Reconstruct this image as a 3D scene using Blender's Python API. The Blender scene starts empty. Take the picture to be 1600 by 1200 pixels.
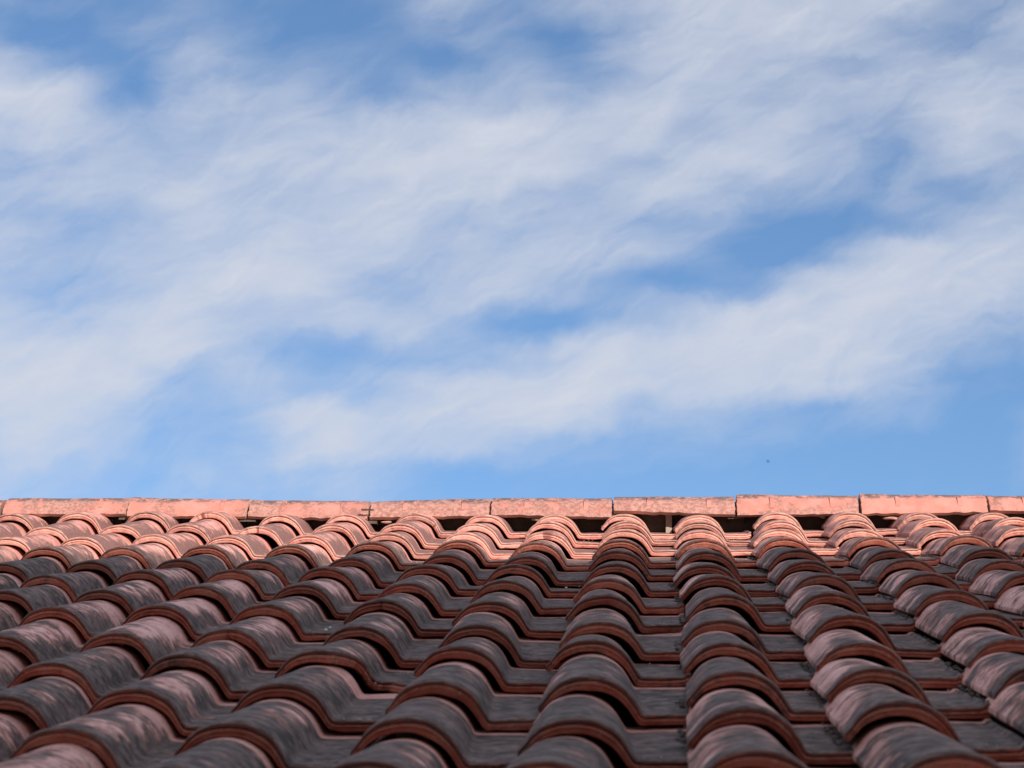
import bpy, bmesh, math, random
import numpy as np
from mathutils import Vector, Matrix, noise as mnoise

random.seed(7)
scene = bpy.context.scene
R = math.radians

# ------------------------------------------------------------------ roof frame
PITCH = 0.20                       # cover width of one roof tile, metres
COURSE = 1.7                       # exposed tile length, in pitches
SLOPE = R(20)                      # roof slope
O = Vector((0.0, 0.0, 7.2))        # crown of the centre tile of the top course
ROT = Matrix.Rotation(SLOPE, 3, 'X')


def W(x, y, z):                    # roof frame (pitches) -> world
    return O + ROT @ (Vector((x, y, z)) * PITCH)


# ------------------------------------------------------------------ camera
F_PX, YAW, PIT, ROLL, CX, CD, CH = 3554.29, 0.07058, 0.00462, -0.00879, -0.39854, 32.1887, 1.70324
fw = Vector((-math.sin(YAW) * math.cos(PIT), math.cos(YAW) * math.cos(PIT), math.sin(PIT)))
rt = Vector((math.cos(YAW), math.sin(YAW), 0))
up = rt.cross(fw)
rt2 = rt * math.cos(ROLL) + up * math.sin(ROLL)
up2 = -rt * math.sin(ROLL) + up * math.cos(ROLL)
fw, rt2, up2 = ROT @ fw, ROT @ rt2, ROT @ up2
cd = bpy.data.cameras.new('camera')
cam = bpy.data.objects.new('camera', cd)
scene.collection.objects.link(cam)
m = Matrix((rt2, up2, -fw)).transposed().to_4x4()
m.translation = W(CX, -CD, CH)
cam.matrix_world = m
cd.sensor_width = 36
cd.lens = 36 * F_PX / 1600
cd.clip_start = 0.05
cd.clip_end = 6000
cd.dof.use_dof = True
cd.dof.focus_distance = 6.1
cd.dof.aperture_fstop = 12.0
scene.camera = cam

# ------------------------------------------------------------------ sun and sky
SUN_ALT, SUN_AZ = R(22), R(30)     # azimuth measured from -Y (behind the camera) towards +X
sdir = Vector((math.sin(SUN_AZ) * math.cos(SUN_ALT), -math.cos(SUN_AZ) * math.cos(SUN_ALT), math.sin(SUN_ALT)))
sd = bpy.data.lights.new('sun', 'SUN')
sd.energy = 4.3
sd.angle = R(0.4)
sd.color = (1.0, 0.885, 0.795)
sun = bpy.data.objects.new('sun', sd)
scene.collection.objects.link(sun)
sun.rotation_euler = sdir.to_track_quat('Z', 'Y').to_euler()
sun.location = (5, -8, 14)

vs = scene.view_settings
vs.view_transform = 'Standard'
vs.look = 'None'
vs.exposure = 0.42
vs.gamma = 1.0
vs.use_curve_mapping = False


class NT:
    """small helper to write node graphs"""
    def __init__(self, tree):
        self.t = tree
        tree.nodes.clear()

    def n(self, typ, ins=None, **kw):
        nd = self.t.nodes.new(typ)
        for k, v in kw.items():
            setattr(nd, k, v)
        for k, v in (ins or {}).items():
            s = nd.inputs[k]
            if hasattr(v, 'is_output') or isinstance(v, bpy.types.NodeSocket):
                self.t.links.new(v, s)
            else:
                s.default_value = v
        return nd

    def math(self, op, a, b=0.0, c=0.0, clamp=False):
        return self.n('ShaderNodeMath', {0: a, 1: b, 2: c}, operation=op, use_clamp=clamp).outputs[0]

    def mr(self, v, a, b, c=0.0, d=1.0, smooth=True):
        return self.n('ShaderNodeMapRange', {0: v, 1: a, 2: b, 3: c, 4: d},
                      interpolation_type='SMOOTHSTEP' if smooth else 'LINEAR').outputs[0]

    def mixc(self, f, a, b, mode='MIX'):
        nd = self.n('ShaderNodeMix', data_type='RGBA', blend_type=mode)
        for k, v in ((0, f), (6, a), (7, b)):
            if isinstance(v, bpy.types.NodeSocket):
                self.t.links.new(v, nd.inputs[k])
            else:
                nd.inputs[k].default_value = v if k == 0 or len(v) == 4 else (*v, 1)
        return nd.outputs[2]

    def mixf(self, f, a, b):
        nd = self.n('ShaderNodeMix', {0: f, 2: a, 3: b}, data_type='FLOAT')
        return nd.outputs[0]

    def noise(self, vec, scale, detail=4, rough=0.5, w=None, dist=0.0):
        nd = self.n('ShaderNodeTexNoise', {'Vector': vec, 'Scale': scale, 'Detail': detail, 'Roughness': rough,
                                           'Distortion': dist}, noise_dimensions='4D' if w is not None else '3D')
        if w is not None:
            if isinstance(w, bpy.types.NodeSocket):
                self.t.links.new(w, nd.inputs['W'])
            else:
                nd.inputs['W'].default_value = w
        return nd

    def vm(self, op, a, b=None):
        ins = {0: a}
        if b is not None:
            ins[1] = b
        return self.n('ShaderNodeVectorMath', ins, operation=op)


world = bpy.data.worlds.new('World')
scene.world = world
world.use_nodes = True
N = NT(world.node_tree)
sky = N.n('ShaderNodeTexSky', sky_type='NISHITA', sun_disc=False)
sky.sun_elevation = SUN_ALT
sky.sun_rotation = math.pi - SUN_AZ
sky.altitude = 300
sky.air_density = 1.0
sky.dust_density = 0.6
sky.ozone_density = 2.0
gen = N.n('ShaderNodeTexCoord').outputs['Generated']
# direction coordinates round the heading of the roof: u to the right, v up (tangent plane)
dF = N.vm('DOT_PRODUCT', gen, tuple(fw)).outputs['Value']
dR = N.vm('DOT_PRODUCT', gen, tuple(rt2)).outputs['Value']
dU = N.vm('DOT_PRODUCT', gen, tuple(up2)).outputs['Value']
dFc = N.math('MAXIMUM', dF, 0.05)
k = F_PX / 1600.0
u0 = N.math('MULTIPLY_ADD', N.math('DIVIDE', dR, dFc), k, 0.5)          # 0..1 over 26 degrees of sky
v0 = N.math('MULTIPLY_ADD', N.math('DIVIDE', dU, dFc), -k, 0.375)      # downwards
uv = N.n('ShaderNodeCombineXYZ', {0: u0, 1: v0, 2: 0.0}).outputs[0]
rotd = N.n('ShaderNodeMapping', {'Vector': uv, 'Rotation': (0, 0, R(22)), 'Scale': (1, 1, 1)}).outputs[0]
w1 = N.noise(uv, 7.0, 5, 0.6).outputs['Color']
w2 = N.noise(rotd, 28.0, 4, 0.6).outputs['Color']
warp = N.vm('ADD', N.vm('SCALE', N.vm('SUBTRACT', w1, (.5, .5, .5)).outputs[0]).outputs[0],
            N.vm('SCALE', N.vm('SUBTRACT', w2, (.5, .5, .5)).outputs[0]).outputs[0])
warp.inputs[0].links[0].from_node.inputs['Scale'].default_value = 0.06
warp.inputs[1].links[0].from_node.inputs['Scale'].default_value = 0.014
uvw = N.vm('ADD', uv, warp.outputs[0]).outputs[0]
sep = N.n('ShaderNodeSeparateXYZ', {0: uvw})
CLOUD = [
    [.25, .2, .15, .25, .1, .1, .2, .5, .3, .5, .7, .85, .85, .85, .75, .4, .55],
    [.05, .03, .3, .3, .2, .1, .15, .35, .25, .12, .65, .8, .85, .8, .45, .35, .6],
    [.6, .25, .15, .45, .3, .25, .2, .1, .35, .2, .7, .85, .7, .55, .65, .7, .55],
    [.95, .85, .15, .6, .65, .45, .2, .55, .5, .6, .85, .75, .65, .65, .65, .7, .65],
    [.8, .8, .6, .6, .65, .8, .75, .88, .9, .85, .85, .58, .75, .6, .45, .75, .75],
    [.5, .6, .6, .65, .85, .85, .9, .95, .95, .85, .62, .85, .88, .55, .32, .7, .55],
    [.5, .7, .8, .8, .65, .85, .85, .85, .8, .65, .75, .75, .42, .38, .38, .25, .5],
    [.6, .45, .6, .75, .75, .85, .8, .65, .6, .6, .5, .45, .14, .10, .22, .6, .7],
    [.55, .5, .65, .7, .85, .8, .7, .65, .75, .75, .62, .28, .06, .28, .85, .85, .8],
    [.45, .35, .55, .75, .97, .85, .45, .72, .8, .42, .14, .12, .32, .8, .9, .9, .75],
    [.8, .6, .9, .9, .7, .7, .8, .5, .10, .12, .5, .85, .9, .92, .9, .72, .5],
    [.95, .95, .97, .9, .5, .16, .3, .35, .62, .9, .92, .97, .97, .9, .75, .5, .2],
    [1, 1, .9, .4, .62, .32, .6, .85, .92, .97, .95, .85, .9, .8, .6, .15, 0],
    [.95, .85, .6, .33, .5, .95, .85, .87, .87, .85, .5, .45, .32, .22, .33, .1, 0],
    [.75, .7, .45, .3, .42, .97, .78, .7, .55, .28, .2, .2, .14, .08, .06, 0, 0],
    [.5, .4, .25, .38, .35, .45, .35, .15, .12, .1, .1, .08, .05, .04, 0, 0, 0],
    [.45, .35, .3, .35, .3, .35, .25, .12, .1, .1, .08, .05, .05, .04, 0, 0, 0],
]
t = N.math('MULTIPLY', sep.outputs[1], 32.0)          # one row per 1/32 (50 photo pixels)
acc = None
for j, row in enumerate(CLOUD):
    cr = N.n('ShaderNodeValToRGB', {0: sep.outputs[0]})
    cr.color_ramp.interpolation = 'CARDINAL'
    el = cr.color_ramp.elements
    for i, val in enumerate(row):
        e = el[0] if i == 0 else (el[1] if i == 1 else el.new(i / 16))
        e.position = i / 16
    for i, val in enumerate(row):
        el[i].color = (val, val, val, 1)
    if acc is None:
        acc = cr.outputs[0]
    else:
        acc = N.mixc(N.mr(t, j - 1.0, float(j)), acc, cr.outputs[0])
# streaky cirrus over the unseen sky, made denser to brighten the shade
rest = N.noise(N.n('ShaderNodeMapping', {'Vector': gen, 'Scale': (2.2, 2.2, 6.0), 'Rotation': (0, R(14), 0)}).outputs[0],
               1.5, 7, 0.6, dist=0.6).outputs[0]
rest = N.mr(rest, 0.31, 0.55)
eu = N.mr(N.math('ABSOLUTE', N.math('SUBTRACT', u0, 0.5)), 0.47, 0.62, 1.0, 0.0)
ev = N.mr(N.math('ABSOLUTE', N.math('SUBTRACT', v0, 0.25)), 0.24, 0.36, 1.0, 0.0)
ins = N.math('MULTIPLY', N.math('MULTIPLY', eu, ev), N.mr(dF, 0.5, 0.7))
acc = N.mr(acc, 0.10, 1.06, 0.0, 1.0, False)
dens = N.mixf(ins, rest, acc)
# fine streaks and wisps
turn = N.n('ShaderNodeMapping', {'Vector': uvw, 'Rotation': (0, 0, R(27))}).outputs[0]
turn2 = N.n('ShaderNodeMapping', {'Vector': uvw, 'Rotation': (0, 0, R(8))}).outputs[0]
wisp = N.n('ShaderNodeMapping', {'Vector': turn, 'Scale': (5, 15, 1)}).outputs[0]
fine = N.noise(wisp, 1.6, 9, 0.60, dist=0.7).outputs[0]
fine2 = N.noise(N.n('ShaderNodeMapping', {'Vector': turn2, 'Scale': (7, 34, 1)}).outputs[0],
                2.0, 8, 0.62, dist=0.4).outputs[0]
fsum = N.math('ADD', N.math('MULTIPLY', N.math('SUBTRACT', fine, 0.5), 0.86),
              N.math('MULTIPLY', N.math('SUBTRACT', fine2, 0.5), 0.34))
# wisps show most at half density
wamp = N.mr(dens, 0.0, 0.35, 0.35, 1.0)
wamp2 = N.mr(dens, 0.75, 1.0, 1.0, 0.4)
dens = N.math('ADD', dens, N.math('MULTIPLY', fsum, N.math('MULTIPLY', wamp, wamp2)), clamp=True)
hor = N.mr(N.n('ShaderNodeSeparateXYZ', {0: gen}).outputs[2], 0.0, 0.12)
dens = N.math('MULTIPLY', dens, hor)
SKY_K = 0.1
skyc = N.mixc(1.0, sky.outputs[0], (0.86, 1.03, 1.17), 'MULTIPLY')
cloud_col = (0.480 / SKY_K, 0.508 / SKY_K, 0.578 / SKY_K)
final = N.mixc(N.math('MULTIPLY', dens, 0.97), skyc, cloud_col)
bg = N.n('ShaderNodeBackground', {'Color': final, 'Strength': SKY_K})
N.n('ShaderNodeOutputWorld', {'Surface': bg.outputs[0]})
world.cycles.sampling_method = 'MANUAL'
world.cycles.sample_map_resolution = 512


# ------------------------------------------------------------------ helpers
def link(o):
    scene.collection.objects.link(o)
    return o


def mesh_obj(name, verts, faces, mats, parent=None, fmat=None, smooth=True, angle=38):
    me = bpy.data.meshes.new(name)
    me.from_pydata(verts, [], faces)
    for mt in mats:
        me.materials.append(mt)
    if fmat is not None:
        me.polygons.foreach_set('material_index', fmat)
    finish(me, smooth, angle)
    o = link(bpy.data.objects.new(name, me))
    if parent:
        o.parent = parent
    return o


def finish(me, smooth=True, angle=38):
    bm = bmesh.new()
    bm.from_mesh(me)
    bmesh.ops.recalc_face_normals(bm, faces=bm.faces)
    for f in bm.faces:
        f.smooth = smooth
    if smooth:
        for e in bm.edges:
            if len(e.link_faces) == 2 and e.calc_face_angle(0) > R(angle):
                e.smooth = False
    bm.to_mesh(me)
    bm.free()
    me.update()


def box(v, f, lo, hi):
    b = len(v)
    for x in (lo[0], hi[0]):
        for y in (lo[1], hi[1]):
            for z in (lo[2], hi[2]):
                v.append((x, y, z))
    f += [tuple(b + i for i in q) for q in ((0, 1, 3, 2), (4, 6, 7, 5), (0, 4, 5, 1), (2, 3, 7, 6), (0, 2, 6, 4), (1, 5, 7, 3))]


def mat(name):
    mm = bpy.data.materials.new(name)
    mm.use_nodes = True
    return mm, NT(mm.node_tree)


# ------------------------------------------------------------------ materials
def clay_top(name, grime=1.0):
    """weathered upper face of a fired clay tile: dusty pink clay under streaks of dark grey lichen"""
    mm, n = mat(name)
    tc = n.n('ShaderNodeAttribute', attribute_name='tile_co', attribute_type='GEOMETRY').outputs['Vector']
    info = n.n('ShaderNodeObjectInfo')
    rnd = info.outputs['Random']
    rnd = n.math('FRACT', n.math('ADD', rnd, n.n('ShaderNodeAttribute', attribute_name='tile_rnd', attribute_type='GEOMETRY').outputs['Fac']))
    w = n.math('MULTIPLY', rnd, 60.0)
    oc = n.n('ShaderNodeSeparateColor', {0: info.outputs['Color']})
    amount, shade_row = oc.outputs[0], oc.outputs[1]  # second channel
    P = n.vm('SCALE', tc)
    P.inputs['Scale'].default_value = 1 / PITCH
    P = P.outputs[0]
    sp = n.n('ShaderNodeSeparateXYZ', {0: P})
    px, py = sp.outputs[0], sp.outputs[1]
    # streaks that run down over the barrel
    ms = n.n('ShaderNodeMapping', {'Vector': P, 'Scale': (3.0, 5.2, 3.0), 'Rotation': (0, 0, R(18))}).outputs[0]
    s1 = n.noise(ms, 1.15, 9, 0.72, w, 0.5).outputs[0]
    s2 = n.noise(P, 1.9, 5, 0.6, w).outputs[0]
    s3 = n.noise(n.n('ShaderNodeMapping', {'Vector': P, 'Scale': (8, 17, 8), 'Rotation': (0, 0, R(22))}).outputs[0], 1.0, 6, 0.72, w).outputs[0]
    crest = n.mr(n.math('ABSOLUTE', n.math('ADD', px, 0.07)), 0.05, 0.19, 1.0, 0.0)
    pan = n.mr(px, 0.17, 0.33)
    head = n.mr(py, 1.50, 1.64)
    lip = n.math('MULTIPLY', n.mr(py, 0.42, 0.05), n.mr(shade_row, 0.0, 0.8, 0.25, 1.0))
    b = n.math('ADD', n.math('MULTIPLY', crest, 0.09), n.math('MULTIPLY', pan, 0.17))
    b = n.math('ADD', b, n.math('MULTIPLY', lip, 0.14))
    b = n.math('SUBTRACT', b, n.math('MULTIPLY', head, 0.32))
    b = n.math('ADD', b, n.math('MULTIPLY', n.math('SUBTRACT', amount, 0.5), 0.40))
    v = n.math('ADD', n.math('MULTIPLY', s1, 0.58), n.math('MULTIPLY', s2, 0.46))
    v = n.math('ADD', v, n.math('MULTIPLY', n.math('SUBTRACT', s3, 0.5), 0.44))
    v = n.math('ADD', v, b)
    mask = n.mr(v, 0.518, 0.548)
    dusty = n.noise(P, 5.0, 5, 0.6, w).outputs[0]
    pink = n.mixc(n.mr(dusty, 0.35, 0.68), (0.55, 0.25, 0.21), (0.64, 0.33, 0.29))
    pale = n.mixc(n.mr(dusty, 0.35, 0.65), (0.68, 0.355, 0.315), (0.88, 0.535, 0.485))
    pink = n.mixc(shade_row, pink, pale)  # shaded courses painted paler pink, sunlit ones salmon, offsetting the light
    pink = n.mixc(n.math('MULTIPLY', head, 0.45), pink, (0.56, 0.25, 0.19))
    tone = n.mr(rnd, 0.0, 1.0, 0.86, 1.10, False)
    pink = n.mixc(1.0, pink, n.n('ShaderNodeCombineColor', {0: tone, 1: tone, 2: tone}).outputs[0], 'MULTIPLY')
    g1 = n.noise(P, 9.0, 5, 0.62, w).outputs[0]
    dark = n.mixc(n.mr(n.math('ADD', n.math('MULTIPLY', g1, .6), n.math('MULTIPLY', s3, .4)), 0.42, 0.60), (0.050, 0.036, 0.033), (0.215, 0.155, 0.143))
    warm = n.mixc(n.mr(s2, 0.4, 0.65), (0.34, 0.16, 0.125), (0.17, 0.095, 0.08))
    # sunlit courses get a lighter brown lichen tint, part of their painted light
    dark = n.mixc(n.mr(shade_row, 0.0, 1.0, 0.10, 1.0), (0.24, 0.12, 0.105), dark)
    col = n.mixc(mask, pink, dark)
    half = n.math('MULTIPLY', n.mr(v, 0.46, 0.505), n.mr(v, 0.575, 0.53))
    col = n.mixc(n.math('MULTIPLY', half, 0.7), col, warm)
    # pale crusts and specks
    cr = n.math('MULTIPLY', n.mr(n.noise(P, 34, 2, 0.5, w).outputs[0], 0.66, 0.72), n.mr(s2, 0.5, 0.6))
    col = n.mixc(n.math('MULTIPLY', cr, 0.45), col, (0.38, 0.34, 0.31))
    sp2 = n.mr(n.noise(P, 55, 2, 0.5, w).outputs[0], 0.67, 0.73)
    col = n.mixc(n.math('MULTIPLY', sp2, 0.55), col, (0.09, 0.06, 0.055))
    mot = n.mr(n.noise(P, 19, 7, 0.78, w).outputs[0], 0.34, 0.66, 0.74, 1.24, False)
    col = n.mixc(1.0, col, n.n('ShaderNodeCombineColor', {0: mot, 1: mot, 2: mot}).outputs[0], 'MULTIPLY')
    bs = n.n('ShaderNodeBsdfPrincipled', {'Base Color': col, 'Roughness': n.mixf(mask, 0.85, 0.75)})
    bs.inputs['Specular IOR Level'].default_value = 0.22
    h = n.math('ADD', n.math('MULTIPLY', n.noise(P, 60, 4, 0.6, w).outputs[0], 0.35),
               n.math('ADD', n.math('MULTIPLY', mask, 0.35), n.math('MULTIPLY', g1, 0.5)))
    bp = n.n('ShaderNodeBump', {'Strength': 0.8, 'Distance': 0.003, 'Height': h})
    n.t.links.new(bp.outputs[0], bs.inputs['Normal'])
    n.n('ShaderNodeOutputMaterial', {0: bs.outputs[0]})
    return mm


def clay_end(name):
    """raw cut ends and undersides: red-brown clay, sooty, painted darker on the shaded courses and paler on the sunlit"""
    mm, n = mat(name)
    tc = n.n('ShaderNodeAttribute', attribute_name='tile_co', attribute_type='GEOMETRY').outputs['Vector']
    info = n.n('ShaderNodeObjectInfo')
    rnd = info.outputs['Random']
    rnd = n.math('FRACT', n.math('ADD', rnd, n.n('ShaderNodeAttribute', attribute_name='tile_rnd', attribute_type='GEOMETRY').outputs['Fac']))
    w = n.math('MULTIPLY', rnd, 60.0)
    oc = n.n('ShaderNodeSeparateColor', {0: info.outputs['Color']})
    amount, shade_row = oc.outputs[0], oc.outputs[1]
    P = n.vm('SCALE', tc)
    P.inputs['Scale'].default_value = 1 / PITCH
    P = P.outputs[0]
    s = n.noise(P, 3.2, 6, 0.62, w).outputs[0]
    f = n.noise(P, 30, 5, 0.65, w).outputs[0]
    rt_ = n.at = n.n('ShaderNodeAttribute', attribute_name='ring', attribute_type='GEOMETRY').outputs['Fac']
    clay = n.mixc(n.mr(s, 0.36, 0.66), (0.35, 0.085, 0.052), (0.52, 0.18, 0.118))
    clay = n.mixc(n.mr(shade_row, 0.7, 0.1), clay, n.mixc(n.mr(s, 0.36, 0.66), (0.54, 0.235, 0.19), (0.68, 0.37, 0.30)))  # sunlit courses painted in paler clay than the shaded ones
    clay = n.mixc(n.math('MULTIPLY', n.mr(f, 0.56, 0.68), 0.35), clay, (0.62, 0.40, 0.30))
    tone = n.mr(rnd, 0.0, 1.0, 1.22, 0.72, False)
    clay = n.mixc(1.0, clay, n.n('ShaderNodeCombineColor', {0: tone, 1: tone, 2: tone}).outputs[0], 'MULTIPLY')
    # soot, mostly on the outer lip; shade deepens its colour on the shaded courses
    g = n.math('ADD', s, n.math('MULTIPLY', n.math('SUBTRACT', f, 0.5), 0.5))
    lipz = n.mr(rt_, 0.10, 0.42, 0.30, 0.0)
    g = n.math('ADD', n.math('ADD', g, lipz), n.math('MULTIPLY', n.math('SUBTRACT', amount, 0.5), 0.30))
    soot = n.math('MULTIPLY', n.mr(g, 0.50, 0.74), n.mr(shade_row, 0.0, 0.9, 0.40, 0.90))
    col = n.mixc(soot, clay, (0.085, 0.048, 0.042))
    sp2 = n.mr(n.noise(P, 48, 2, 0.5, w).outputs[0], 0.67, 0.72)
    col = n.mixc(n.math('MULTIPLY', sp2, 0.6), col, (0.10, 0.055, 0.04))
    rim = n.math('MULTIPLY', n.mr(rt_, 0.20, 0.03), n.mr(n.noise(P, 11, 4, 0.6, w).outputs[0], 0.40, 0.56))
    rim2 = n.math('MULTIPLY', n.mr(n.math('ABSOLUTE', n.math('SUBTRACT', rt_, 0.45)), 0.07, 0.0), n.mr(f, 0.38, 0.55))
    rim = n.math('MAXIMUM', rim, rim2)
    rim = n.math('MULTIPLY', rim, n.mr(shade_row, 0.1, 0.9, 0.85, 0.25))  # pale rims painted stronger on the sunlit courses
    col = n.mixc(rim, col, (0.66, 0.42, 0.33))
    bs = n.n('ShaderNodeBsdfPrincipled', {'Base Color': col, 'Roughness': 0.85})
    bs.inputs['Specular IOR Level'].default_value = 0.3
    h = n.math('ADD', n.math('MULTIPLY', f, 0.6), n.math('MULTIPLY', n.noise(P, 90, 3, 0.6, w).outputs[0], 0.4))
    bp = n.n('ShaderNodeBump', {'Strength': 0.7, 'Distance': 0.003, 'Height': h})
    n.t.links.new(bp.outputs[0], bs.inputs['Normal'])
    n.n('ShaderNodeOutputMaterial', {0: bs.outputs[0]})
    return mm


def plain(name, c1, c2, scale=6.0, rough=0.85, bump=0.3, dist=0.004):
    mm, n = mat(name)
    tc = n.n('ShaderNodeTexCoord').outputs['Object']
    s = n.noise(tc, scale, 6, 0.6).outputs[0]
    s2 = n.noise(tc, scale * 9, 4, 0.6).outputs[0]
    col = n.mixc(n.mr(n.math('ADD', n.math('MULTIPLY', s, .7), n.math('MULTIPLY', s2, .3)), 0.36, 0.64), c1, c2)
    bs = n.n('ShaderNodeBsdfPrincipled', {'Base Color': col, 'Roughness': rough})
    bp = n.n('ShaderNodeBump', {'Strength': bump, 'Distance': dist, 'Height': s2})
    n.t.links.new(bp.outputs[0], bs.inputs['Normal'])
    n.n('ShaderNodeOutputMaterial', {0: bs.outputs[0]})
    return mm


def ridge_mat():
    """ridge tiles: bare salmon clay with rough brown-grey crust in patches"""
    mm, n = mat('ridge_clay')
    tc = n.n('ShaderNodeTexCoord').outputs['Object']
    info = n.n('ShaderNodeObjectInfo')
    w = n.math('MULTIPLY', info.outputs['Random'], 60.0)
    amount = n.n('ShaderNodeSeparateColor', {0: info.outputs['Color']}).outputs[0]
    P = n.vm('SCALE', tc)
    P.inputs['Scale'].default_value = 1 / PITCH
    P = P.outputs[0]
    sz = n.n('ShaderNodeSeparateXYZ', {0: P}).outputs[2]
    a = n.noise(P, 1.7, 7, 0.66, w).outputs[0]
    f = n.noise(P, 22, 6, 0.7, w).outputs[0]
    v = n.math('ADD', n.math('MULTIPLY', a, 0.82), n.math('MULTIPLY', f, 0.20))
    v = n.math('ADD', v, n.math('MULTIPLY', n.math('SUBTRACT', amount, 0.5), 0.28))
    v = n.math('ADD', v, n.mr(sz, -0.035, 0.0, 0.0, 0.12))
    v = n.math('ADD', v, n.mr(sz, -0.19, -0.23, 0.0, 0.09))
    m1 = n.mr(v, 0.50, 0.545)
    clay = n.mixc(n.mr(n.noise(P, 5, 5, 0.6, w).outputs[0], 0.38, 0.66), (0.50, 0.20, 0.155), (0.57, 0.255, 0.205))
    crust = n.mixc(n.mr(n.noise(P, 18, 5, 0.7, w).outputs[0], 0.4, 0.6), (0.21, 0.105, 0.085), (0.48, 0.27, 0.22))
    col = n.mixc(n.math('MULTIPLY', m1, 0.68), clay, crust)
    black = n.math('MULTIPLY', n.mr(n.noise(P, 6, 6, 0.75, w).outputs[0], 0.45, 0.53), n.mr(sz, -0.06, -0.015))
    col = n.mixc(n.math('MULTIPLY', black, 0.8), col, (0.07, 0.06, 0.065))
    bs = n.n('ShaderNodeBsdfPrincipled', {'Base Color': col, 'Roughness': 0.85})
    h = n.math('ADD', n.math('MULTIPLY', f, 0.5), n.math('MULTIPLY', m1, 0.5))
    bp = n.n('ShaderNodeBump', {'Strength': 0.7, 'Distance': 0.003, 'Height': h})
    n.t.links.new(bp.outputs[0], bs.inputs['Normal'])
    n.n('ShaderNodeOutputMaterial', {0: bs.outputs[0]})
    return mm


M_TOP = clay_top('weathered_clay')
M_END = clay_end('raw_clay')
M_RIDGE = ridge_mat()
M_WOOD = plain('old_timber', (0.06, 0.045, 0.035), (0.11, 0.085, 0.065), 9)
M_MORTAR = plain('lime_mortar', (0.36, 0.29, 0.24), (0.55, 0.44, 0.36), 30)
M_MOSS = plain('dry_moss', (0.04, 0.031, 0.022), (0.11, 0.08, 0.06), 90, bump=0.6)
M_PLASTER = plain('cream_plaster', (0.60, 0.55, 0.48), (0.68, 0.63, 0.56), 1.2)
M_GROUND = plain('dry_ground', (0.10, 0.09, 0.055), (0.17, 0.14, 0.10), 0.15)
M_GREY = plain('shutter_paint', (0.10, 0.12, 0.11), (0.14, 0.16, 0.15), 3)
M_WIRE = plain('rusty_wire', (0.05, 0.03, 0.025), (0.10, 0.06, 0.045), 60)
M_WHITE = plain('white_crumb', (0.72, 0.70, 0.66), (0.82, 0.80, 0.77), 60)

# ------------------------------------------------------------------ ground and the building behind the camera
gv, gf = [], []
box(gv, gf, (-2500, -2500, -0.5), (2500, 2500, 0.0))
g = mesh_obj('ground', gv, gf, [M_GROUND], smooth=False)
g['kind'] = 'structure'

WALL_Y = -14.5
EDGE = W(0, -2.97 * COURSE, -0.10)                      # where the edge of the shade lies on the roof
run = (EDGE.y - WALL_Y) / math.cos(SUN_AZ)
WALL_TOP = EDGE.z + run * math.tan(SUN_ALT)
nb = link(bpy.data.objects.new('plastered_house', None))
nb.location = (4, WALL_Y - 4, 0)
nb['label'] = 'taller cream plastered house behind the camera that shades the lower roof'
nb['category'] = 'house'
v, f = [], []
box(v, f, (-20, -4, 0), (20, 4, WALL_TOP - 0.12))
wl = mesh_obj('wall', v, f, [M_PLASTER], nb, smooth=False)
v, f = [], []
box(v, f, (-20.15, -4.15, WALL_TOP - 0.118), (20.15, 4.0, WALL_TOP))
mesh_obj('parapet_cap', v, f, [M_MORTAR], nb, smooth=False)
for fl in (1.0, 4.2):
    for ix in range(7):
        x = -13.5 + ix * 4.4
        v, f = [], []
        box(v, f, (x - .55, 3.98, fl), (x + .55, 4.05, fl + 1.5))
        wn = mesh_obj('window', v, f, [M_WOOD], nb, smooth=False)
        v, f = [], []
        for s in (-1, 1):
            box(v, f, (x + s * .27 - .24, 4.052, fl + .06), (x + s * .27 + .24, 4.075, fl + 1.44))
        sh = mesh_obj('shutter', v, f, [M_GREY], nb, smooth=False)
        sh.parent = wn

# ------------------------------------------------------------------ the tiled roof
roof = link(bpy.data.objects.new('tiled_roof', None))
BASE = Vector((0, -16 * COURSE, -0.6))                  # eaves, in pitches
roof.location = W(*BASE)
roof.rotation_euler = (SLOPE, 0, 0)
roof['label'] = 'weathered red clay barrel tiled roof with sunlit ridge against the sky'
roof['category'] = 'roof'


def rp(x, y, z):                                        # roof frame (pitches) -> local to the roof empty (m)
    return (Vector((x, y, z)) - BASE) * PITCH


OUT = [(0, .116), (.003, .150), (.020, .168), (.048, .200), (.088, .250), (.15, .300), (.24, .333), (.35, .345),
       (.45, .332), (.53, .298), (.595, .250), (.640, .193), (.674, .136), (.700, .094), (.728, .081), (.80, .08),
       (.90, .08), (1.0, .08), (1.03, .084), (1.05, .104), (1.075, .104)]
INN = [(.028, .096), (.043, .114), (.058, .132), (.085, .158), (.12, .190), (.18, .220), (.26, .240), (.35, .243),
       (.43, .232), (.50, .205), (.555, .165), (.60, .115), (.637, .060), (.662, .022), (.69, .004), (.76, .0),
       (.86, .0), (.98, .0), (1.02, 0), (1.05, 0), (1.075, 0)]


def catmull(P, sub):
    P = [np.array(p, float) for p in P]
    out = []
    for i in range(len(P) - 1):
        p0, p1, p2, p3 = P[max(i - 1, 0)], P[i], P[i + 1], P[min(i + 2, len(P) - 1)]
        for k in range(sub):
            t = k / sub
            out.append(.5 * ((2 * p1) + (-p0 + p2) * t + (2 * p0 - 5 * p1 + 4 * p2 - p3) * t * t + (-p0 + 3 * p1 - 3 * p2 + p3) * t ** 3))
    out.append(P[-1])
    return np.array(out)


def bump(x, c, w, h):
    t = abs(x - c) / w
    return h * (1 - t * t) ** 2 if t < 1 else 0.0



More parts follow.
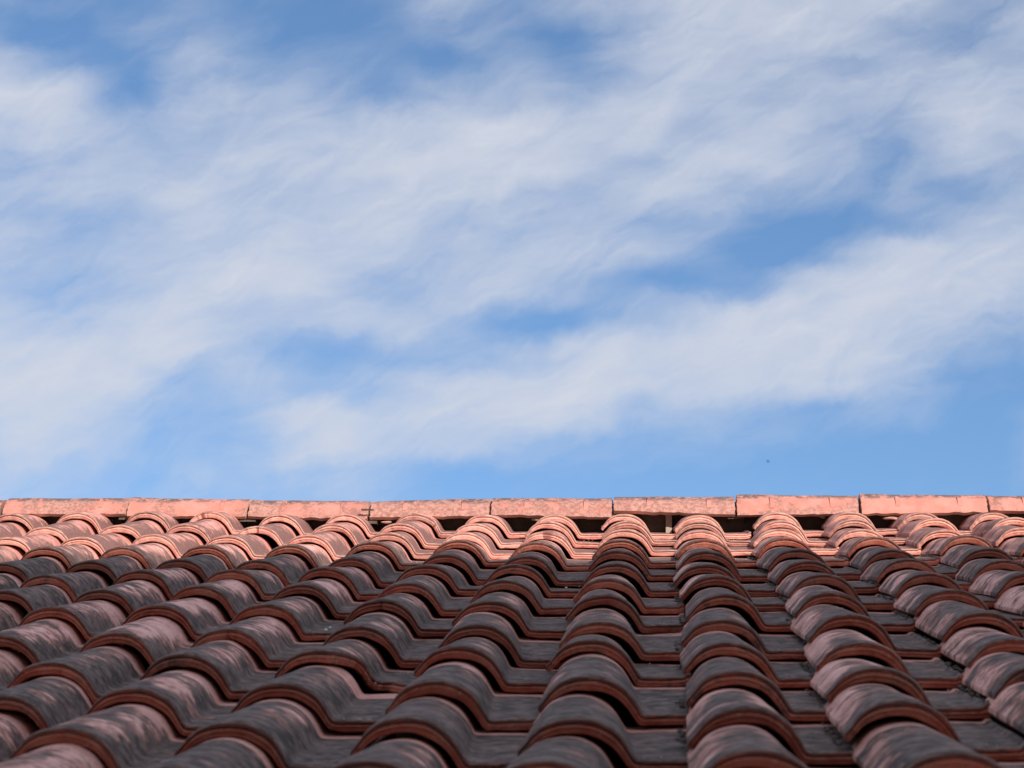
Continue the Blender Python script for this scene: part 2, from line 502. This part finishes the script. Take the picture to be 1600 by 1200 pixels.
T_FINE = [(0, .040), (.04, .016), (.11, .002), (.25, .0), (.30, .010), (.335, .024), (.40, .022), (.45, .005), (.60, .0),
          (.64, .012), (.70, .012), (.74, .001), (.92, .006), (1, .03)]
T_COARSE = [(0, .03), (.1, .0), (.3, .0), (.36, .02), (.45, .0), (1, .0)]


def tile_mesh(name, seed, length=1.95, fine=True, chip=None, rough=1.0):
    """one clay tile: barrel on the left, flat pan on the right, moulded front end"""
    o = catmull(OUT, 4 if fine else 1)
    n_ = catmull(INN, 4 if fine else 1)
    T = T_FINE if fine else T_COARSE
    ys = [.07, .16, .35, .65, .95, 1.25, 1.55, 1.95] if fine else [.8, 1.7, 1.95]
    ys = [y for y in ys if y < length - .05] + [length]
    n = len(o)
    rs = random.Random(seed)
    ph = [rs.uniform(0, 6.28) for _ in range(6)]
    sag = rs.uniform(-.008, .008)
    wid = rs.uniform(-.010, .010)
    groove, groove2 = rs.uniform(.4, 1.2), rs.uniform(.1, 1.3)

    nick = [(rs.uniform(0, 1), rs.uniform(.015, .05), rs.uniform(.012, .05)) for _ in range(rs.randint(1, 4))]

    def rec(x, i):
        r = rough * .015 * (mnoise.noise(Vector((x * 9, seed * 3.7, 0))) + .6 * mnoise.noise(Vector((x * 34, seed * 1.7, 5))))
        if chip:
            r += chip(x)
        return r

    def warp(p, y, outer):
        x, z = p
        k = 1 - .125 * max(y, 0) / COURSE
        foot = .70
        if x < foot:
            x2 = x * k
        else:
            x2 = foot * k + (x - foot) * (1.075 - foot * k) / (1.075 - foot)
        kz = 1 - .075 * max(y, 0) / COURSE
        zb = .08 if outer else 0
        z2 = zb + (z - zb) * kz if z > zb else z
        if x < foot:
            z2 += sag * math.sin(math.pi * x / foot)
            x2 += wid * math.sin(math.pi * x / foot) * (z / .34)
        z2 += rough * .004 * math.sin(x * 7 + ph[0] + y * 1.3) + rough * .003 * math.sin(y * 4 + ph[1])
        x2 += rough * .003 * math.sin(y * 3.1 + ph[2])
        return (x2 - .35, z2 - .345)

    verts, ring = [], []
    rows = []                                            # list of rows (each n verts), going front inner -> front outer -> back -> under
    recs = [rec(p[0], i) for i, p in enumerate(o)]
    chips = [rough * sum(bump(p[0], c_, w_, h_) for c_, w_, h_ in nick) for p in o]

    def add(row_fn, rg):
        rows.append(len(verts))
        for i in range(n):
            verts.append(row_fn(i))
            ring.append(rg)

    for tt, yy in reversed(T):                           # inner -> outer
        def fn(i, tt=tt, yy=yy):
            yy = yy * (groove if .28 < tt < .42 else groove2 if .6 < tt < .73 else 1)
            if .1 < tt < .9:
                tt = tt + .05 * rough * mnoise.noise(Vector((o[i][0] * 5, seed * 2.3, tt * 3)))
            po, pi = warp(o[i], 0, True), warp(n_[i], 0, False)
            if tt > .8:
                pi = (pi[0], pi[1] + .010 * mnoise.noise(Vector((o[i][0] * 7, seed * 4.1, 0))))
            j = rough * .005 * mnoise.noise(Vector((i * .6, tt * 7, seed)))
            return ((po[0] * (1 - tt) + pi[0] * tt) * PITCH, (yy + recs[i] + chips[i] * max(0, 1 - tt / .3) + j) * PITCH, (po[1] * (1 - tt) + pi[1] * tt) * PITCH)
        add(fn, tt)
    n_front = len(rows)
    for yy in ys:
        def fn(i, yy=yy):
            r0 = recs[i] + chips[i]
            y = r0 + yy * (length - r0) / length
            p = warp(o[i], y, True)
            return (p[0] * PITCH, y * PITCH, p[1] * PITCH)
        add(fn, .2)
    n_top = len(rows)
    for yy in reversed(ys if fine else ys[-1:]):
        def fn(i, yy=yy):
            y = recs[i] + yy * (length - recs[i]) / length
            p = warp(n_[i], y, False)
            return (p[0] * PITCH, y * PITCH, p[1] * PITCH)
        add(fn, 1.)
    faces, fm = [], []
    nr = len(rows)
    for r in range(nr):
        a, b = rows[r], rows[(r + 1) % nr]
        mi = 0 if (n_front - 2 < r < n_top - 1 or r == n_front - 1 or r == n_front - 2) else 1
        for i in range(n - 1):
            faces.append((a + i, a + i + 1, b + i + 1, b + i))
            fm.append(mi)
    # side edges (left lip, right flange)
    for i in (0, n - 1):
        lo = [rows[r] + i for r in range(nr)]
        # pair the top rows with the under rows
        fr = lo[:n_front]
        tp = lo[n_front - 1:n_top]
        un = lo[n_top:][::-1]
        if fine:
            for q in range(len(tp) - 2):
                faces.append((tp[q + 1], tp[q + 2], un[q + 1], un[q]))
                fm.append(1)
            faces.append(tuple(fr[1:] + [tp[1], un[0], fr[0]]) if True else ())
            fm.append(1)
        else:
            faces.append(tuple(fr + tp[1:] + un[::-1]))
            fm.append(1)
    me = bpy.data.meshes.new(name)
    me.from_pydata(verts, [], faces)
    me.materials.append(M_TOP)
    me.materials.append(M_END)
    me.polygons.foreach_set('material_index', fm)
    at = me.attributes.new('ring', 'FLOAT', 'POINT')
    at.data.foreach_set('value', ring)
    tc_ = me.attributes.new('tile_co', 'FLOAT_VECTOR', 'POINT')
    tc_.data.foreach_set('vector', [q for p in verts for q in p])
    finish(me, True, 42)
    return me


def jag(x, amp, s=0):
    return amp * (mnoise.noise(Vector((x * 16, s, 3))) + .5 * mnoise.noise(Vector((x * 45, s, 9))))


def ramp(x, a, b):
    t = min(1, max(0, (x - a) / (b - a)))
    return t * t * (3 - 2 * t)


VAR = [tile_mesh('roof_tile', s) for s in range(1, 10)]
TOPV = [tile_mesh('roof_tile', s, length=1.30) for s in range(21, 25)]
SPECIAL = {
    (-3, 9): tile_mesh('roof_tile', 41, chip=lambda x: .44 * ramp(x, .38, .66) * (1 - .45 * ramp(x, .8, 1.0)) + jag(x, .05, 1) * ramp(x, .4, .5)),
    (-1, 7): tile_mesh('roof_tile', 42, chip=lambda x: .24 * ramp(x, .70, .98) + jag(x, .05, 2) * ramp(x, .7, .8)),
    (-4, 0): tile_mesh('roof_tile', 43, length=1.3, chip=lambda x: bump(x, .60, .14, .16) + jag(x, .06, 3) * (bump(x, .6, .16, 1))),
    (-4, 8): tile_mesh('roof_tile', 44, chip=lambda x: bump(x, .38, .16, .07) + jag(x, .04, 4) * bump(x, .38, .17, 1)),
    (-2, 2): tile_mesh('roof_tile', 45, chip=lambda x: bump(x, .30, .13, .08) + jag(x, .04, 5) * bump(x, .3, .13, 1)),
    (-7, 0): tile_mesh('roof_tile', 46, length=1.3, chip=lambda x: bump(x, .16, .12, .07) + jag(x, .05, 6) * bump(x, .2, .2, 1)),
    (-6, 1): tile_mesh('roof_tile', 47, chip=lambda x: bump(x, .33, .06, .05) + jag(x, .03, 7) * bump(x, .3, .2, 1)),
    (-3, 7): tile_mesh('roof_tile', 48, chip=lambda x: bump(x, .35, .05, .04)),
    (1, 10): tile_mesh('roof_tile', 49, chip=lambda x: bump(x, .02, .06, .05)),
}

ADJ = {(-10,0):(90,5),(-9,0):(53,45),(-8,0):(78,45),(-7,0):(-24,45),(-6,0):(-16,1),(-5,0):(-65,9),(-4,0):(-56,24),(-3,0):(-69,-1),(-2,0):(-69,-7),(-1,0):(-72,0),(0,0):(-46,-11),(1,0):(69,15),(2,0):(78,13),(3,0):(74,-1),(4,0):(74,-16),(-9,1):(68,-27),(-8,1):(84,-6),(-7,1):(12,-9),(-6,1):(-21,-28),(-5,1):(7,-9),(-4,1):(-76,-13),(-3,1):(-64,-18),(-2,1):(-49,3),(-1,1):(-22,9),(0,1):(-40,11),(1,1):(33,0),(2,1):(-8,12),(3,1):(55,12),(4,1):(90,15),(-9,2):(73,-31),(-8,2):(-2,-20),(-7,2):(-42,-2),(-6,2):(-90,-16),(-5,2):(-42,-32),(-4,2):(-18,-14),(-3,2):(-37,-18),(-2,2):(0,-11),(-1,2):(-11,2),(0,2):(-60,-5),(1,2):(-59,4),(2,2):(-47,-7),(3,2):(-18,-22),(4,2):(-47,-23),(-8,3):(20,-8),(-7,3):(-20,-13),(-6,3):(-7,2),(-5,3):(1,-15),(-4,3):(5,7),(-3,3):(18,17),(-2,3):(-17,-20),(-1,3):(-28,0),(0,3):(-29,0),(1,3):(-78,-1),(2,3):(-18,2),(3,3):(56,13),(-8,4):(23,-27),(-7,4):(17,-24),(-6,4):(54,-7),(-5,4):(-45,-35),(-4,4):(-18,-30),(-3,4):(65,-12),(-2,4):(-42,-43),(-1,4):(-10,1),(0,4):(-19,-16),(1,4):(-25,-7),(2,4):(2,-18),(3,4):(57,-14),(-7,5):(-1,4),(-6,5):(10,27),(-5,5):(-22,26),(-4,5):(-21,15),(-3,5):(11,34),(-2,5):(-31,7),(-1,5):(3,4),(0,5):(-56,-2),(1,5):(-21,9),(2,5):(13,16),(-7,6):(49,23),(-6,6):(35,10),(-5,6):(-2,22),(-4,6):(2,18),(-3,6):(18,10),(-2,6):(-18,15),(-1,6):(-20,9),(0,6):(6,22),(1,6):(38,20),(2,6):(35,19),(-6,7):(3,35),(-5,7):(-30,36),(-4,7):(-43,17),(-3,7):(-2,21),(-2,7):(-29,1),(-1,7):(-17,19),(0,7):(45,12),(1,7):(-5,8),(2,7):(38,26),(-6,8):(44,-3),(-5,8):(11,-8),(-4,8):(-53,-1),(-3,8):(36,-16),(-2,8):(22,-29),(-1,8):(11,-16),(0,8):(-6,-15),(1,8):(22,-7),(2,8):(81,-6),(-5,9):(-39,-15),(-4,9):(-44,-1),(-3,9):(-21,6),(-2,9):(20,-1),(-1,9):(0,28),(0,9):(6,-16),(1,9):(-20,-24),(2,9):(80,-12),(-5,10):(90,-22),(-4,10):(-11,4),(-3,10):(-27,2),(-2,10):(25,-16),(-1,10):(36,-16),(0,10):(10,-5),(1,10):(-67,7),(-4,11):(-29,0),(-3,11):(-19,3),(-2,11):(28,-17),(-1,11):(21,-28),(0,11):(15,1),(1,11):(-71,10),(-2,12):(21,28),(-1,12):(-66,-9),(0,12):(32,16),}
SURF = (-0.3052, 0.16663, 0.21495, 0.04412, -0.00822, -0.21366, 0.10272)
rj = random.Random(99)
JIT = {}


def surf(c, r):
    rr, cc = min(r, 14) / 10, c / 10
    q = SURF
    z = q[0] * rr ** 2 + q[1] * rr ** 3 + q[2] * cc * rr + q[3] * cc ** 2 + q[4] * cc * rr ** 2 + q[5] * rr * cc ** 2
    x = c + q[6] * cc * rr
    a = ADJ.get((c, r))
    if a is None:
        if (c, r) not in JIT:
            JIT[(c, r)] = (rj.uniform(-30, 30), rj.uniform(-8, 8))
        a = JIT[(c, r)]
    return x + a[0] / 1000, z + a[1] / 1000


DROP = .098
NROW = 17
part_cells = []
for r in range(0, 16):
    d = 32.2 - COURSE * r
    half = .2251 * d
    cxr = CX - d * math.tan(YAW)
    lo, hi = math.floor(cxr - half - 2.6), math.ceil(cxr + half + 2.2)
    for c in range(lo, hi + 1):
        part_cells.append((c, r))
part_set = set(part_cells)
rt_ = random.Random(5)


def tile_xf(c, r):
    x, z = surf(c, r)
    xu, zu = surf(c, r - 1) if r > 0 else (x, z)
    tilt = math.atan2(zu - DROP - z if r > 0 else -DROP + .01, COURSE)
    yawt = math.atan2(-(xu - x) * .5, COURSE) + rt_.gauss(0, R(.6))
    y = -r * COURSE + rt_.uniform(-.025, .025)
    return Matrix.Translation(rp(x, y, z)) @ Matrix.Rotation(yawt, 4, 'Z') @ Matrix.Rotation(tilt, 4, 'X') @ Matrix.Rotation(rt_.gauss(0, R(.85)), 4, 'Y')


for (c, r) in part_cells:
    me = SPECIAL.get((c, r)) or (TOPV[rt_.randrange(4)] if r == 0 else VAR[rt_.randrange(9)])
    o = bpy.data.objects.new('roof_tile', me)
    link(o)
    o.parent = roof
    o.matrix_local = tile_xf(c, r)
    # lichen: less on the top courses, more below, thickest at the left and the middle
    base = [.40, .42, .44, .46, .54, .50][r] if r < 6 else .45
    base += .05 * math.sin(c * 1.7 + r) + rt_.uniform(-.10, .10)
    if -3 <= c <= 0 and r > 6:
        base += .12
    if (c, r) in ((-7, 4), (-8, 4), (-8, 5), (-6, 4), (-7, 6)):
        base += .15
    if (c, r) == (-5, 8):
        base -= .1
    o.color = (max(0.02, min(1, base)), [.05, .08, .15, .6][r] if r < 4 else rt_.uniform(.85, 1), 0, 1)  # second value: low on sunlit courses, high on shaded, sets their painted tone

# the rest of the roof to either side and down to the eaves, outside the photograph
cm = [tile_mesh('far_tile', 60 + i, fine=False) for i in range(2)] + [tile_mesh('far_tile', 66, length=1.3, fine=False)]
V, Fc, Fm, Rg, Tc, Tr = [], [], [], [], [], []
for r in range(0, NROW):
    for c in range(-26, 20):
        if (c, r) in part_set:
            continue
        me = cm[2] if r == 0 else cm[(c * 7 + r * 3) % 2]
        X = tile_xf(c, r)
        b = len(V)
        V += [tuple(X @ vv.co) for vv in me.vertices]
        Fc += [tuple(b + i for i in p.vertices) for p in me.polygons]
        Fm += [p.material_index for p in me.polygons]
        Rg += [a.value for a in me.attributes['ring'].data]
        Tc += [q for vv in me.vertices for q in vv.co]
        Tr += [rj.random()] * len(me.vertices)
me = bpy.data.meshes.new('side_tiles')
me.from_pydata(V, [], Fc)
me.materials.append(M_TOP)
me.materials.append(M_END)
me.polygons.foreach_set('material_index', Fm)
at = me.attributes.new('ring', 'FLOAT', 'POINT')
at.data.foreach_set('value', Rg)
at = me.attributes.new('tile_co', 'FLOAT_VECTOR', 'POINT')
at.data.foreach_set('vector', Tc)
at = me.attributes.new('tile_rnd', 'FLOAT', 'POINT')
at.data.foreach_set('value', Tr)
finish(me, True, 42)
so = link(bpy.data.objects.new('side_tiles', me))
so.parent = roof
so['kind'] = 'stuff'
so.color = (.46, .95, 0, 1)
for q in cm:
    bpy.data.meshes.remove(q)

# roof deck, far slope and walls under it
XL, XR = -26, 20.3


def deck(name, pts, th, mt):
    v, f = [], []
    v += [tuple(rp(*p)) for p in pts] + [tuple(rp(p[0], p[1], p[2] - th)) for p in pts]
    f += [(0, 1, 2, 3), (7, 6, 5, 4), (0, 4, 5, 1), (1, 5, 6, 2), (2, 6, 7, 3), (3, 7, 4, 0)]
    return mesh_obj(name, v, f, [mt], roof, smooth=False)


deck('roof_deck', [(XL, -27.3, -1.05), (XR, -27.3, -1.05), (XR, 1.25, -.72), (XL, 1.25, -.72)], .12, M_WOOD)
s40, c40 = math.sin(2 * SLOPE), math.cos(2 * SLOPE)
deck('back_slope', [(XL, 1.5, -.45), (XR, 1.5, -.45), (XR, 1.5 + 28 * c40, -.45 - 28 * s40), (XL, 1.5 + 28 * c40, -.45 - 28 * s40)], .3, M_TOP)

# vertical ridge board in the dark gap under the ridge tiles
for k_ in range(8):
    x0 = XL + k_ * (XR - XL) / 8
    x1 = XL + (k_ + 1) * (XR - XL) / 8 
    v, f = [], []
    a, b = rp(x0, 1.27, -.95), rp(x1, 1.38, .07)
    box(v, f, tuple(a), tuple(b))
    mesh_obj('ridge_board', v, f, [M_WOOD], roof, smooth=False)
v, f = [], []
for px_ in (-.52,):
    box(v, f, tuple(rp(px_, 1.15, -.6)), tuple(rp(px_ + .09, 1.24, -.02)))
mesh_obj('batten', v, f, [M_MORTAR], roof, smooth=False)

# ------------------------------------------------------------------ ridge tiles
# x of both ends, height of lip and crown at both ends (pitches, roof frame); far ones beyond the photo repeat
RIDGE = [(-10.33, -8.485, .001, -.009, .21, .21), (-8.455, -6.685, -.037, -.055, .214, .171), (-6.65, -4.885, -.051, -.102, .171, .132),
         (-4.85, -3.098, -.074, -.064, .137, .170), (-3.063, -1.305, -.045, -.092, .174, .164), (-1.272, .485, .001, -.063, .178, .178),
         (.515, 2.262, -.073, -.054, .206, .182), (2.307, 4.105, -.059, -.045, .205, .176), (4.14, 5.90, -.022, -.054, .171, .165)]
x = -10.40
for i in range(8):
    RIDGE.insert(0, (x - 1.78, x, -.02, -.02, .20, .19))
    x -= 1.81
x = 5.93
for i in range(7):
    RIDGE.append((x, x + 1.78, -.04, -.04, .18, .18))
    x += 1.81
RR = .50
CRUST = {8: .62, 9: .30, 10: .55, 11: .85, 12: .60, 13: .78, 14: .30, 15: .22, 16: .45}
for k_, (xa, xb, la, lb, ta, tb) in enumerate(RIDGE):
    rs = random.Random(300 + k_)
    nx, na = 26, 22
    L = xb - xa
    th = .075
    mid = Vector(((xa + xb) / 2, 1.33, (ta + tb) / 2))

    def sec(u, a, inner, flare):
        t_ = ta + (tb - ta) * u
        l_ = la + (lb - la) * u
        ph = math.acos(max(-1, 1 - (t_ - l_) / RR))
        ang = ph + a * (-R(100) - ph)                    # from the front lip over the crown to the back lip
        r_ = RR - (th if inner else 0) + flare
        wv = .004 * math.sin(u * 5 + k_) + .003 * math.sin(u * 13 + k_ * 2 + a * 5)
        return (xa + L * u, 1.33 - (r_ + wv) * math.sin(ang), t_ - RR + (r_ + wv) * math.cos(ang))

    verts, faces, fm = [], [], []
    for inner in (False, True):
        for i in range(nx + 1):
            u = i / nx
            for j in range(na + 1):
                a = (j / na) ** 1.3
                ru = u
                if i in (0, nx):
                    e = .010 * mnoise.noise(Vector((j * 1.1, k_ * 5., i)))
                    ru = u + (e if i == 0 else -e)
                flare = .022 * max(0, 1 - u / .05) if not inner else 0
                p = sec(ru, a, inner, flare * 0)
                y_, z_ = p[1], p[2]
                if j == 0:                               # worn, ragged lower lip
                    z_ += .016 * mnoise.noise(Vector((u * 14, k_ * 3., 0))) + .008 * mnoise.noise(Vector((u * 40, k_ * 3., 4)))
                verts.append(tuple((Vector((p[0], y_, z_)) - mid) * PITCH))
    st = (nx + 1) * (na + 1)

    def id_(i, j, s): return s * st + i * (na + 1) + j
    for i in range(nx):
        for j in range(na):
            faces.append((id_(i, j, 0), id_(i + 1, j, 0), id_(i + 1, j + 1, 0), id_(i, j + 1, 0)))
            fm.append(0)
            faces.append((id_(i, j, 1), id_(i, j + 1, 1), id_(i + 1, j + 1, 1), id_(i + 1, j, 1)))
            fm.append(1)
        faces.append((id_(i, 0, 0), id_(i, 0, 1), id_(i + 1, 0, 1), id_(i + 1, 0, 0)))
        fm.append(1)
        faces.append((id_(i, na, 0), id_(i + 1, na, 0), id_(i + 1, na, 1), id_(i, na, 1)))
        fm.append(1)
    for i in (0, nx):
        for j in range(na):
            faces.append((id_(i, j, 0), id_(i, j + 1, 0), id_(i, j + 1, 1), id_(i, j, 1)))
            fm.append(1)
    ro = mesh_obj('ridge_tile', verts, faces, [M_RIDGE, M_END], roof, fm, True, 40)
    ro.location = rp(*mid)
    ro.color = (CRUST.get(k_, rs.uniform(.3, .7)), 0, 0, 1)
    # two moulded lugs on the front face of each
    for fr in (.29, .785):
        v, f = [], []
        u0_, u1_ = fr - .036 / L, fr + .040 / L
        m_ = 5
        for out_ in (0, 1):
            for q in range(m_ + 1):
                a = .085 + (.235 - .085) * q / m_
                for uu in (u0_, u1_):
                    in_ = .004 if out_ else 0
                    p = sec(uu + (in_ if uu == u0_ else -in_), a, False, (.004 + .022 * q / m_) if out_ else -.01)
                    v.append(tuple((Vector(p) - mid) * PITCH))
        s_ = 2 * (m_ + 1)
        for q in range(m_):
            b = s_ + q * 2
            f.append((b, b + 1, b + 3, b + 2))
            f.append((q * 2, b, b + 2, q * 2 + 2))
            f.append((q * 2 + 1, q * 2 + 3, b + 3, b + 1))
        f.append((0, 1, s_ + 1, s_))
        f.append((2 * m_, s_ + 2 * m_, s_ + 2 * m_ + 1, 2 * m_ + 1))
        lg = mesh_obj('lug', v, f, [M_RIDGE], ro, smooth=False)
        lg.color = (.2, 0, 0, 1)


# ------------------------------------------------------------------ small matter on the roof
def lump(verts, faces, c, r, seed, fl=.6):
    bm = bmesh.new()
    bmesh.ops.create_icosphere(bm, subdivisions=2, radius=1.0)
    b = len(verts)
    for vv in bm.verts:
        k = 1 + .55 * mnoise.noise(vv.co * 1.7 + Vector((seed, 0, 0)))
        verts.append((c[0] + vv.co.x * r[0] * k, c[1] + vv.co.y * r[1] * k, c[2] + vv.co.z * r[2] * k * fl))
    faces += [tuple(b + q.index for q in p.verts) for p in bm.faces]
    bm.free()


# mortar dabs left under the ridge lip
for i, (x, y, z, a, b, c) in enumerate([(-4.60, 1.0, -.155, .09, .05, .02), (-4.15, .98, -.13, .045, .03, .016), (-2.35, 1.02, -.12, .14, .05, .03),
                                       (2.75, 1.0, -.13, .16, .06, .03), (1.75, 1.02, -.10, .05, .04, .03), (-8.0, 1.02, -.09, .10, .05, .025)]):
    v, f = [], []
    lump(v, f, (0, 0, 0), (a * PITCH, b * PITCH, c * PITCH * 1.6), i * 3.1)
    o = mesh_obj('mortar_dab', v, f, [M_MORTAR if i == 1 else M_END], roof)
    o.location = rp(x, y, z)
    o.color = (.5, 0, 0, 1)

# dark plugs added inside the ridge tile joints to shut out sky light
for k_ in range(len(RIDGE) - 1):
    xj = (RIDGE[k_][1] + RIDGE[k_ + 1][0]) / 2
    tz = min(RIDGE[k_][5], RIDGE[k_ + 1][4]) - .082
    v, f = [], []
    for sx in (-.12, .12):
        for q in range(13):
            a = R(62) - R(160) * q / 12
            v.append((sx * PITCH, -.42 * math.sin(a) * PITCH, (.42 * math.cos(a) - .42) * PITCH))
    for q in range(12):
        f.append((q, q + 1, 14 + q, 13 + q))
    f += [tuple(range(12, -1, -1)), tuple(range(13, 26))]
    o = mesh_obj('joint_plug', v, f, [M_WOOD], roof)
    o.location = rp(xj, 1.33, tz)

# twist of binding wire at the open joint of two ridge tiles
v, f = [], []
pts = [(-4.96, .868, .03), (-4.90, .845, .045), (-4.84, .85, .03), (-4.78, .868, .04)]
for i in range(len(pts) - 1):
    a, b = rp(*pts[i]), rp(*pts[i + 1])
    box(v, f, (a.x, min(a.y, b.y) - .0012, min(a.z, b.z) - .0012), (b.x, max(a.y, b.y) + .0012, max(a.z, b.z) + .0012))
mesh_obj('tie_wire', v, f, [M_WIRE], roof, smooth=False)

# dry moss and grit collected under the left lips of the barrels
v, f = [], []
rm = random.Random(31)
for (c, r) in part_cells:
    if c < 0 or r < 3 or c > 8:
        continue
    x, z = surf(c, r)
    for q in range(rm.randint(8, 24)):
        yy = -r * COURSE + rm.uniform(.05, 1.5)
        zz = z - .345 + .08 - .055 * (yy + r * COURSE)
        s = rm.uniform(.005, .020)
        lump(v, f, tuple(rp(x - .35 - rm.uniform(.005, .05), yy, zz + .005)), (s * PITCH, s * 1.5 * PITCH, s * PITCH), rm.random() * 90)
ms = mesh_obj('moss', v, f, [M_MOSS])
ms.parent = roof
ms['kind'] = 'stuff'

# fine grit and crumbs of clay washed down into the pans
v, f = [], []
rm = random.Random(77)
for (c, r) in part_cells:
    if r < 1:
        continue
    x, z = surf(c, r)
    for q in range(rm.randint(2, 9)):
        u = rm.random()
        yy = -r * COURSE + (rm.uniform(.03, .12) if u < .4 else rm.uniform(.1, 1.4))
        zz = z - .345 + .083 - .055 * (yy + r * COURSE)
        s = rm.uniform(.003, .009)
        lump(v, f, tuple(rp(x - .35 + rm.uniform(.72, .98), yy, zz)), (s * PITCH, s * PITCH, s * PITCH), rm.random() * 90, .8)
gt = mesh_obj('grit', v, f, [M_MORTAR])
gt.parent = roof
gt['kind'] = 'stuff'

# a bird, far off over the ridge
bird = link(bpy.data.objects.new('bird', None))
bird['label'] = 'tiny dark bird flying in the clear blue sky over the right part of the ridge'
bird['category'] = 'bird'
bd = fw + rt2 * (399.5 / F_PX) - up2 * (121 / F_PX)
bird.location = cam.matrix_world.translation + bd * 190
bird.rotation_euler = (R(15), R(50), R(35))
v, f = [], []
secs = [(-.13, .004), (-.09, .016), (-.04, .034), (.02, .038), (.06, .026), (.09, .024), (.115, .016), (.14, .003)]
for x_, r_ in secs:
    for q in range(8):
        a = q * math.pi / 4
        v.append((x_, r_ * math.cos(a), r_ * .9 * math.sin(a)))
for i in range(len(secs) - 1):
    for q in range(8):
        f.append((i * 8 + q, i * 8 + (q + 1) % 8, (i + 1) * 8 + (q + 1) % 8, (i + 1) * 8 + q))
f += [tuple(range(8)), tuple(range(len(v) - 1, len(v) - 9, -1))]
M_BIRD = plain('dark_feathers', (0.03, 0.03, 0.035), (0.06, 0.055, 0.06), 20)
mesh_obj('body', v, f, [M_BIRD], bird)
for s_ in (-1, 1):
    v = [(.05, s_ * .02, .012), (.06, s_ * .10, .05), (.03, s_ * .20, .055), (-.03, s_ * .21, .052), (-.04, s_ * .10, .045), (-.05, s_ * .02, .012)]
    v += [(a, b, c - .006) for a, b, c in v]
    f = [(0, 1, 4, 5), (1, 2, 3, 4), (6, 11, 10, 7), (7, 10, 9, 8)] + [(i, i + 6, (i + 1) % 6 + 6, (i + 1) % 6) for i in range(6)]
    mesh_obj('wing', v, f, [M_BIRD], bird, smooth=False)
v = [(-.11, -.012, 0), (-.11, .012, 0), (-.19, .035, .004), (-.19, -.035, .004)]
v += [(a, b, c - .005) for a, b, c in v]
mesh_obj('tail', v, [(0, 1, 2, 3), (7, 6, 5, 4), (0, 4, 5, 1), (1, 5, 6, 2), (2, 6, 7, 3), (3, 7, 4, 0)], [M_BIRD], bird, smooth=False)

# four crumbs of white mortar lying in the pans
for (c, r, dx, dy, sz, lab) in (
        (-4, 7, .50, .55, .016, 'small white mortar crumb on a shaded pan left of centre, highest of the three there'),
        (-4, 7, .53, .07, .018, 'white mortar crumb right at the front edge of a shaded pan left of centre'),
        (-4, 8, .42, .95, .017, 'white mortar crumb tucked under the lip of a tile foot, lowest and leftmost of all'),
        (-2, 5, .50, .35, .015, 'lone white mortar crumb on a pan right of the others, below the sunlit tiles')):
    x, z = surf(c, r)
    v, f = [], []
    lump(v, f, (0, 0, 0), (sz * PITCH, sz * PITCH, sz * PITCH), dx * 40, .75)
    o = mesh_obj('mortar_crumb', v, f, [M_WHITE])
    o.location = W(x + dx, -r * COURSE + dy, z - .345 + .088 - .057 * dy + .004)
    o.rotation_euler = (SLOPE, 0, 0)
    o['label'] = lab
    o['category'] = 'crumb'
    o['group'] = 'white mortar crumbs lying on the roof'
